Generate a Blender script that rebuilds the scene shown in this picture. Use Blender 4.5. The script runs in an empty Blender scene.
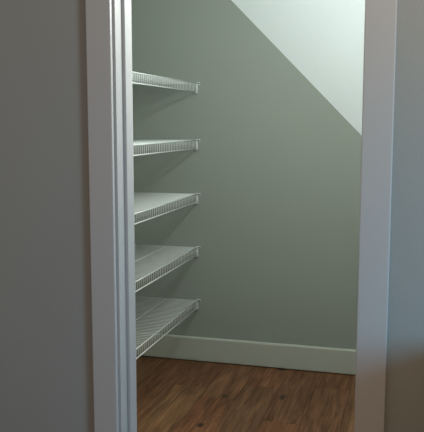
import bpy, bmesh, math, random
from mathutils import Vector, Matrix
random.seed(4)
C = bpy.context.scene.collection
H = 1.37                     # camera height; floor is z = 0
YF, YW, YC = 2.10, 2.118, 2.243   # casing face, hall wall face, closet side of the front wall
YB = 3.967                   # back wall
XL, XR = -1.603, 0.60        # closet side walls
JL, JR = -0.897, -0.1475     # jamb faces
DOOR_H = 2.04; CEIL = 2.44

# ---------------------------------------------------------------- materials
def mat(name, col, rough=0.6, spec=0.35, bump=0.0, bscale=60, mottle=0.0):
    m = bpy.data.materials.new(name); m.use_nodes = True
    n = m.node_tree.nodes; l = m.node_tree.links; b = n['Principled BSDF']
    b.inputs['Base Color'].default_value = (*col, 1)
    b.inputs['Roughness'].default_value = rough
    b.inputs['Specular IOR Level'].default_value = spec
    tc = n.new('ShaderNodeTexCoord')
    nz = n.new('ShaderNodeTexNoise'); nz.inputs['Scale'].default_value = bscale; nz.inputs['Detail'].default_value = 3
    l.new(tc.outputs['Object'], nz.inputs['Vector'])
    if mottle:
        mx = n.new('ShaderNodeMix'); mx.data_type = 'RGBA'
        mx.inputs[6].default_value = (*[c*(1-mottle) for c in col], 1)
        mx.inputs[7].default_value = (*[min(1, c*(1+mottle)) for c in col], 1)
        l.new(nz.outputs['Fac'], mx.inputs[0]); l.new(mx.outputs[2], b.inputs['Base Color'])
    if bump:
        bp = n.new('ShaderNodeBump'); bp.inputs['Strength'].default_value = bump; bp.inputs['Distance'].default_value = 0.002
        l.new(nz.outputs['Fac'], bp.inputs['Height']); l.new(bp.outputs['Normal'], b.inputs['Normal'])
    return m

M = dict(
    sage = mat('sage_wall_paint', (0.300, 0.326, 0.284), 0.75, 0.2, 0.15, 140, 0.02),
    white_ceiling = mat('white_ceiling_paint', (0.85, 0.90, 0.895), 0.85, 0.15, 0.15, 120, 0.01),
    hall = mat('hall_wall_paint', (0.245, 0.243, 0.224), 0.7, 0.2, 0.2, 120, 0.02),
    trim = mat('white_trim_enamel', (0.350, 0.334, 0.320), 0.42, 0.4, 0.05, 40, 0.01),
    base = mat('baseboard_enamel', (0.44, 0.455, 0.39), 0.5, 0.35, 0.05, 40, 0.01),
    wire = mat('white_coated_wire', (0.80, 0.84, 0.82), 0.4, 0.45, 0.03, 200),
    plastic = mat('white_plastic', (0.74, 0.78, 0.75), 0.45, 0.4, 0.03, 200),
    screw = mat('dark_screw', (0.03, 0.03, 0.03), 0.4, 0.5, 0.1, 300),
    gap = mat('plank_gap', (0.02, 0.012, 0.008), 0.9, 0.1, 0.05, 100),
)

def wood():
    m = bpy.data.materials.new('oak_planks'); m.use_nodes = True
    n = m.node_tree.nodes; l = m.node_tree.links; b = n['Principled BSDF']
    tc = n.new('ShaderNodeTexCoord')
    at = n.new('ShaderNodeAttribute'); at.attribute_name = 'plank'
    off = n.new('ShaderNodeVectorMath'); off.operation = 'MULTIPLY_ADD'     # each plank has its own grain
    l.new(at.outputs['Color'], off.inputs[0]); off.inputs[1].default_value = (31, 57, 13)
    l.new(tc.outputs['Object'], off.inputs[2])
    def noise(sx, sy, detail, rough, dist=0.0):
        mp = n.new('ShaderNodeMapping'); mp.inputs['Scale'].default_value = (sx, sy, 1)
        l.new(off.outputs[0], mp.inputs['Vector'])
        t = n.new('ShaderNodeTexNoise'); t.inputs['Scale'].default_value = 1
        t.inputs['Detail'].default_value = detail; t.inputs['Roughness'].default_value = rough
        t.inputs['Distortion'].default_value = dist
        l.new(mp.outputs[0], t.inputs['Vector']); return t
    broad = noise(16, 2.2, 4, 0.6, 0.8)
    fine = noise(95, 4, 5, 0.7, 0.4)
    def ramp(src, pts):
        r = n.new('ShaderNodeValToRGB'); e = r.color_ramp.elements
        e[0].position, e[1].position = pts[0][0], pts[1][0]
        e[0].color = (*pts[0][1], 1); e[1].color = (*pts[1][1], 1)
        l.new(src, r.inputs[0]); return r
    r1 = ramp(broad.outputs['Fac'], ((0.32, (0.60, 0.56, 0.52)), (0.68, (1.42, 1.40, 1.38))))
    r2 = ramp(fine.outputs['Fac'], ((0.34, (0.55, 0.50, 0.46)), (0.62, (1.20, 1.20, 1.18))))
    def mul(a, c):
        x = n.new('ShaderNodeMix'); x.data_type = 'RGBA'; x.blend_type = 'MULTIPLY'; x.inputs[0].default_value = 1
        l.new(a, x.inputs[6]); l.new(c, x.inputs[7]); return x.outputs[2]
    col = mul(mul(at.outputs['Color'], r1.outputs[0]), r2.outputs[0])
    # knots: dark oval eyes in the boards
    last = col
    for (kx, ky, rx, ry) in ((-0.92, 3.09, 0.013, 0.020), (-0.905, 3.47, 0.010, 0.016), (-0.70, 3.95, 0.02, 0.02), (-0.62, 3.53, 0.010, 0.03), (-1.12, 2.6, 0.012, 0.02), (-0.5, 2.75, 0.012, 0.02)):
        v = n.new('ShaderNodeVectorMath'); v.operation = 'SUBTRACT'; l.new(tc.outputs['Object'], v.inputs[0]); v.inputs[1].default_value = (kx, ky, 0)
        s = n.new('ShaderNodeVectorMath'); s.operation = 'MULTIPLY'; l.new(v.outputs[0], s.inputs[0]); s.inputs[1].default_value = (1/rx, 1/ry, 0)
        g = n.new('ShaderNodeVectorMath'); g.operation = 'LENGTH'; l.new(s.outputs[0], g.inputs[0])
        mr = n.new('ShaderNodeMapRange'); l.new(g.outputs['Value'], mr.inputs[0])
        mr.inputs[1].default_value = 0.5; mr.inputs[2].default_value = 1.8; mr.inputs[3].default_value = 0.0; mr.inputs[4].default_value = 1
        x = n.new('ShaderNodeMix'); x.data_type = 'RGBA'; l.new(mr.outputs[0], x.inputs[0])
        x.inputs[6].default_value = (0.02, 0.012, 0.008, 1); l.new(last, x.inputs[7]); last = x.outputs[2]
    l.new(last, b.inputs['Base Color'])
    b.inputs['Roughness'].default_value = 0.55; b.inputs['Specular IOR Level'].default_value = 0.2
    bp = n.new('ShaderNodeBump'); bp.inputs['Strength'].default_value = 0.2; bp.inputs['Distance'].default_value = 0.001
    l.new(fine.outputs['Fac'], bp.inputs['Height']); l.new(bp.outputs['Normal'], b.inputs['Normal'])
    return m
M['wood'] = wood()

# ---------------------------------------------------------------- mesh helpers
def box(bm, x0, x1, y0, y1, z0, z1, bev=0.0):
    r = bmesh.ops.create_cube(bm, size=1, matrix=Matrix.Translation(((x0+x1)/2, (y0+y1)/2, (z0+z1)/2)) @ Matrix.Diagonal((x1-x0, y1-y0, z1-z0, 1)))
    if bev:
        es = {e for v in r['verts'] for e in v.link_edges}
        bmesh.ops.bevel(bm, geom=list(es), offset=bev, segments=2, profile=0.6, affect='EDGES')

def tube(bm, pts, r, n=8):
    pts = [Vector(p) for p in pts]; rings = []
    for i, p in enumerate(pts):
        d = (pts[min(i+1, len(pts)-1)] - pts[max(i-1, 0)]).normalized()
        up = Vector((0, 1, 0)) if abs(d.y) < 0.9 else Vector((0, 0, 1))
        a = d.cross(up).normalized(); b = d.cross(a).normalized()
        rings.append([bm.verts.new(p + r*(math.cos(t)*a + math.sin(t)*b)) for t in (2*math.pi*k/n for k in range(n))])
    for A, B in zip(rings, rings[1:]):
        for k in range(n):
            bm.faces.new((A[k], A[(k+1) % n], B[(k+1) % n], B[k]))
    bm.faces.new(rings[0]); bm.faces.new(rings[-1][::-1])

def prism(bm, prof, axis, a, b):
    """extrude a closed 2-D profile along an axis: 'x' -> (y,z), 'y' -> (x,z), 'z' -> (x,y)"""
    def P(p, t): return {'x': (t, p[0], p[1]), 'y': (p[0], t, p[1]), 'z': (p[0], p[1], t)}[axis]
    A = [bm.verts.new(P(p, a)) for p in prof]; B = [bm.verts.new(P(p, b)) for p in prof]
    k = len(prof)
    for i in range(k): bm.faces.new((A[i], A[(i+1) % k], B[(i+1) % k], B[i]))
    bm.faces.new(A[::-1]); bm.faces.new(B)

def obj(name, bm, m, parent=None, smooth=False):
    bmesh.ops.recalc_face_normals(bm, faces=bm.faces)
    me = bpy.data.meshes.new(name); bm.to_mesh(me); bm.free()
    me.materials.append(m)
    if smooth:
        for p in me.polygons: p.use_smooth = len(p.vertices) == 4
    o = bpy.data.objects.new(name, me); C.objects.link(o)
    if parent: o.parent = parent
    return o

def struct(name, bm, m, label=None):
    o = obj(name, bm, m); o['kind'] = 'structure'
    if label: o['label'] = label
    return o

# ---------------------------------------------------------------- setting
# floor: individual boards running away from the door
X0, PW = -1.20, 0.18
tones = dict(tan=(0.218, 0.130, 0.074), red=(0.205, 0.094, 0.053), dark=(0.140, 0.078, 0.048), mid=(0.185, 0.096, 0.056), deep=(0.15, 0.075, 0.045))
tones = {k: tuple(0.6*a+0.4*b for a, b in zip(v, (0.182, 0.102, 0.060))) for k, v in tones.items()}
known = {0: [(3.56, 'tan', 'deep')], 1: [(3.43, 'red', 'mid')], 2: [(3.65, 'dark', 'red')], 3: [(3.22, 'red', 'deep')], 4: [(3.72, 'mid', 'red')], 5: [(3.95, 'tan', 'mid')], -1: [(3.2, 'mid', 'deep')]}
bm = bmesh.new(); cl = bm.loops.layers.float_color.new('plank')
def board(x0, x1, y0, y1, c):
    g, dz, ins = 0.0006, 0.0015, 0.0010
    lo = [bm.verts.new(p) for p in ((x0+g, y0+g, -dz), (x1-g, y0+g, -dz), (x1-g, y1-g, -dz), (x0+g, y1-g, -dz))]
    hi = [bm.verts.new(p) for p in ((x0+g+ins, y0+g+ins, 0), (x1-g-ins, y0+g+ins, 0), (x1-g-ins, y1-g-ins, 0), (x0+g+ins, y1-g-ins, 0))]
    fs = [bm.faces.new(hi)] + [bm.faces.new((lo[i], lo[(i+1) % 4], hi[(i+1) % 4], hi[i])) for i in range(4)]
    for f in fs:
        for lp in f.loops: lp[cl] = (*c, 1)
YE0, YE1 = -0.8, YB+0.02
for k in range(-7, 16):
    xa, xb = X0+k*PW, X0+(k+1)*PW
    if k in known:
        joint, front, back = known[k][0]
    else:
        joint, front, back = 2.9+random.random(), random.choice(list(tones)), random.choice(list(tones))
    rows = [(joint, YE1, tones[back])]; y = joint; first = True
    while y > YE0:
        L = 1.22
        c = tones[front] if first else tones[random.choice(list(tones))]
        rows.append((max(YE0, y-L), y, c)); y -= L; first = False
    for (a, b, c) in rows:
        j = 1+0.08*(random.random()-0.5)
        board(xa, xb, a, b, (c[0]*j*0.97, c[1]*j*0.88, c[2]*j*0.77))
floor = struct('floor', bm, M['wood'], 'brown wood plank floor running to the back wall')
bm = bmesh.new(); box(bm, X0-7*PW, X0+16*PW, YE0, YE1, -0.05, -0.0015)
o = struct('floor', bm, M['gap'], 'dark underlay showing in the gaps between floor planks')

# low block added out of view, right of the doorway, to shade the lower wall
bm = bmesh.new(); box(bm, 0.17, 0.28, 1.74, YW, 0, 0.775, 0.003); struct('light_blocker', bm, M['hall'], 'added unseen block keeping window light off the lower hall wall')
# closet walls
bm = bmesh.new(); box(bm, XL-0.1, XR+0.1, YB, YB+0.1, 0, CEIL); struct('wall_back', bm, M['sage'], 'sage green back wall of the pantry closet')
bm = bmesh.new(); box(bm, XL-0.1, XL, YC, YB, 0, CEIL); struct('wall_left', bm, M['sage'], 'sage green side wall carrying the wire shelves')
bm = bmesh.new(); box(bm, XR, XR+0.1, YC, YB, 0, CEIL); struct('wall_right', bm, M['sage'], 'sage green side wall under the low end of the slope')
bm = bmesh.new(); box(bm, XL-0.1, XR+0.1, YC, YB+0.1, CEIL, CEIL+0.1); struct('ceiling', bm, M['white_ceiling'], 'flat white ceiling of the closet')
# front wall (hall face + closet face) with the door opening
def front_layer(name, y0, y1, m, label):
    bm = bmesh.new()
    box(bm, -2.46, JL-0.018, y0, y1, 0, CEIL+0.1)
    box(bm, JR+0.018, 1.68, y0, y1, 0, CEIL+0.1)
    box(bm, JL-0.018, JR+0.018, y0, y1, DOOR_H+0.018, CEIL+0.1)
    return struct(name, bm, m, label)
front_layer('wall_front', YW, YW+0.06, M['hall'], 'grey-beige hall wall around the closet doorway')
front_layer('wall_inner', YW+0.06, YC, M['sage'], 'sage green closet side of the doorway wall')

# steep slanting ceiling under the stairs: it meets the back wall on a 45 degree line and
# rises from there towards the door
LX, LZ = -0.302, H-0.0575     # a point of that line (right end as seen)
TX, TZ = -1.0046, H+0.6585    # left end as seen
m_ = (LZ-TZ)/(LX-TX)
B = 3.0
def zs(x, y): return LZ + m_*(x-LX) + B*(YB-y)
def clip(poly, f):
    out = []
    for i, p in enumerate(poly):
        q = poly[(i+1) % len(poly)]; a, b = f(p), f(q)
        if a >= 0: out.append(p)
        if (a >= 0) != (b >= 0):
            t = a/(a-b); out.append((p[0]+t*(q[0]-p[0]), p[1]+t*(q[1]-p[1])))
    return out
bm = bmesh.new()
poly = clip([(XL, YC), (XR, YC), (XR, YB), (XL, YB)], lambda p: CEIL - zs(*p))
lo = [bm.verts.new((x, y, zs(x, y))) for x, y in poly]
hi = [bm.verts.new((x, y, CEIL)) for x, y in poly]
k = len(poly)
bm.faces.new(lo); bm.faces.new(hi[::-1])
for i in range(k): bm.faces.new((lo[i], lo[(i+1) % k], hi[(i+1) % k], hi[i]))
bmesh.ops.remove_doubles(bm, verts=bm.verts, dist=0.0005)
struct('ceiling_slope', bm, M['white_ceiling'], 'bright white slanting ceiling under the stairs')

# baseboards with an eased top edge
def bb_prof(s, w): return [(w, 0.007), (w+s*0.015, 0.007), (w+s*0.015, 0.134), (w+s*0.012, 0.140), (w+s*0.007, 0.143), (w, 0.143)]
bm = bmesh.new(); prism(bm, bb_prof(-1, YB), 'x', XL+0.015, XR-0.015); struct('baseboard_back', bm, M['base'], 'pale flat baseboard along the back wall')
bm = bmesh.new(); prism(bm, bb_prof(1, XL), 'y', YC, YB); struct('baseboard_left', bm, M['base'], 'pale baseboard below the wire shelves')
bm = bmesh.new(); prism(bm, bb_prof(-1, XR), 'y', YC, YB); struct('baseboard_right', bm, M['base'], 'pale baseboard on the closet side wall')
bm = bmesh.new(); prism(bm, bb_prof(-1, YW), 'x', -2.46, -0.987); prism(bm, bb_prof(-1, YW), 'x', -0.069, 0.17); struct('baseboard_front', bm, M['trim'], 'white baseboard in the hall beside the door casing')

# door casings: flat boards with eased edges
CI_L, CO_L, CI_R, CO_R = -0.905, -0.986, -0.1555, -0.0700
bm = bmesh.new(); box(bm, CO_L, CI_L, YF, YW, 0, DOOR_H+0.008, 0.0035); struct('trim_1', bm, M['trim'], 'flat white door casing left of the opening')
bm = bmesh.new(); box(bm, CI_R, CO_R, YF, YW, 0, DOOR_H+0.008, 0.0035); struct('trim_2', bm, M['trim'], 'flat white door casing right of the opening')
bm = bmesh.new(); box(bm, CO_L, CO_R, YF, YW, DOOR_H+0.008, DOOR_H+0.092, 0.0022); struct('trim_3', bm, M['trim'], 'flat white head casing over the opening')
# jamb boards and stops
bm = bmesh.new(); box(bm, JL-0.018, JL, YW, YC, 0, DOOR_H+0.018, 0.0012); struct('trim_4', bm, M['trim'], 'white jamb board on the left of the doorway')
bm = bmesh.new(); box(bm, JR, JR+0.018, YW, YC, 0, DOOR_H+0.018, 0.0012); struct('trim_5', bm, M['trim'], 'white jamb board on the right of the doorway')
bm = bmesh.new(); box(bm, JL, JR, YW, YC, DOOR_H, DOOR_H+0.018, 0.0012); struct('trim_6', bm, M['trim'], 'white head jamb of the doorway')
bm = bmesh.new(); box(bm, JL, JL+0.011, 2.170, 2.226, 0, DOOR_H, 0.0020); struct('trim_7', bm, M['trim'], 'white door stop strip on the left jamb')
bm = bmesh.new(); box(bm, JR-0.011, JR, 2.170, 2.226, 0, DOOR_H, 0.0020); struct('trim_8', bm, M['trim'], 'white door stop strip on the right jamb')

# ---------------------------------------------------------------- wire shelves
XF = -1.197; XB = XL+0.006; YS0 = 2.262; YS1 = YB-0.006; RIM = 0.046
def make_shelf():
    t = bpy.data.objects.new('wire_shelf', None); C.objects.link(t)
    r = 0.0030
    # cross wires bent down over the front as the lip
    bm = bmesh.new(); n = int((YS1-YS0-0.012)/0.0254); 
    for i in range(n+1):
        y = YS1-0.010-i*0.0254
        tube(bm, [(XB, y, 0), (XF-0.006, y, 0), (XF-0.0015, y, -0.0012), (XF, y, -0.005), (XF, y, -RIM)], 0.00165, 6)
    obj('wire_deck', bm, M['wire'], t, True)
    bm = bmesh.new(); tube(bm, [(XF+0.001, YS0, -0.001), (XF+0.001, YS1, -0.001)], r); obj('front_rail', bm, M['wire'], t, True)
    bm = bmesh.new(); tube(bm, [(XF, YS0, -RIM), (XF, YS1, -RIM)], r); obj('lip_rail', bm, M['wire'], t, True)
    bm = bmesh.new(); tube(bm, [(XB, YS0, -0.003), (XB, YS1, -0.003)], r); obj('rear_rail', bm, M['wire'], t, True)
    bm = bmesh.new(); tube(bm, [(-1.383, YS0, -0.004), (-1.383, YS1, -0.004)], r); obj('support_rod', bm, M['wire'], t, True)
    # plastic end bracket on the back wall, cupping the lip, with its screw ear
    bm = bmesh.new()
    box(bm, XF-0.006, XF+0.005, YB-0.003, YB, -RIM-0.006, 0.004, 0.0008)
    box(bm, XF-0.0065, XF-0.0035, YB-0.016, YB-0.002, -RIM-0.006, -RIM+0.004, 0.0008)
    box(bm, XF+0.0035, XF+0.0060, YB-0.016, YB-0.002, -RIM-0.006, -RIM+0.004, 0.0008)
    box(bm, XF-0.0065, XF+0.0060, YB-0.016, YB-0.002, -RIM-0.009, -RIM-0.0035, 0.0008)
    box(bm, XF+0.004, XF+0.018, YB-0.005, YB, -0.009, 0.005, 0.0015)
    e = obj('end_bracket', bm, M['plastic'], t)
    bm = bmesh.new(); tube(bm, [(XF+0.012, YB-0.009, -0.002), (XF+0.012, YB-0.0045, -0.002)], 0.0042, 12)
    s = obj('screw', bm, M['screw'], e); s['label'] = 'dark screw head'
    return t
shelf = make_shelf()
zs_ = [H+0.2178, H-0.0950, H-0.3965, H-0.7010, H-1.0090]
labs = ['white wire shelf, topmost of five, seen slightly from below on the sage wall',
        'white wire shelf second from the top, seen almost edge-on near eye level',
        'white wire shelf in the middle, with two shelves above and two below',
        'white wire shelf second from the bottom, its wire deck seen from above',
        'white wire shelf lowest of the five, just above the baseboard and plank floor']
def dup(root):
    r = root.copy(); C.objects.link(r)
    for ch in root.children:
        c = ch.copy(); C.objects.link(c); c.parent = r
        for g in ch.children:
            d = g.copy(); C.objects.link(d); d.parent = c
    return r
src = [shelf] + [dup(shelf) for _ in range(4)]
for o, z, lab in zip(src, zs_, labs):
    o.location = (0, 0, z); o['label'] = lab; o['category'] = 'shelf'; o['group'] = 'white wire shelves on the pantry wall'

# ---------------------------------------------------------------- light
def lamp(kind, name, loc, energy, col, **kw):
    L = bpy.data.lights.new(name, kind); L.energy = energy; L.color = col
    for k, v in kw.items(): setattr(L, k, v)
    o = bpy.data.objects.new(name, L); C.objects.link(o); o.location = loc; return o
lamp('POINT', 'closet_bulb', (-0.36, 2.56, 1.89), 38, (0.93, 1.0, 0.98), shadow_soft_size=0.06)
w = lamp('AREA', 'hall_window', (1.6, 0.85, 1.12), 43, (0.22, 0.63, 1.0), shape='RECTANGLE', size=0.7, size_y=0.6)
w.rotation_euler = (Vector((-0.3, 2.1, 0.8))-w.location).to_track_quat('-Z', 'Z').to_euler()
lamp('POINT', 'hall_ceiling_lamp', (0.50, 1.35, 2.35), 39, (1.0, 0.68, 0.30), shadow_soft_size=0.20)
W = bpy.data.worlds.new('World'); bpy.context.scene.world = W; W.use_nodes = True
bg = W.node_tree.nodes['Background']; bg.inputs[0].default_value = (1.0, 0.88, 0.79, 1); bg.inputs[1].default_value = 0.42

# ---------------------------------------------------------------- camera
cam = bpy.data.cameras.new('Camera'); co = bpy.data.objects.new('Camera', cam); C.objects.link(co)
Yv = Vector((208, -93, 737)).normalized(); Xv = Vector((2652, 93, -737)).normalized()
Xv = (Xv - Yv*Xv.dot(Yv)).normalized(); Zv = Xv.cross(Yv)
if Zv.y > 0: Zv = -Zv
right = Vector((Xv.x, Yv.x, Zv.x)); down = Vector((Xv.y, Yv.y, Zv.y)); fwd = Vector((Xv.z, Yv.z, Zv.z))
R = Matrix((right, -down, -fwd)).transposed()
co.matrix_world = Matrix.Translation((0, 0, H)) @ R.to_4x4()
cam.sensor_fit = 'VERTICAL'; cam.sensor_height = 24; cam.lens = 737/432*24; cam.clip_start = 0.02
bpy.context.scene.camera = co
vs = bpy.context.scene.view_settings
vs.view_transform = 'Standard'; vs.look = 'None'; vs.exposure = 0; vs.gamma = 1; vs.use_curve_mapping = False
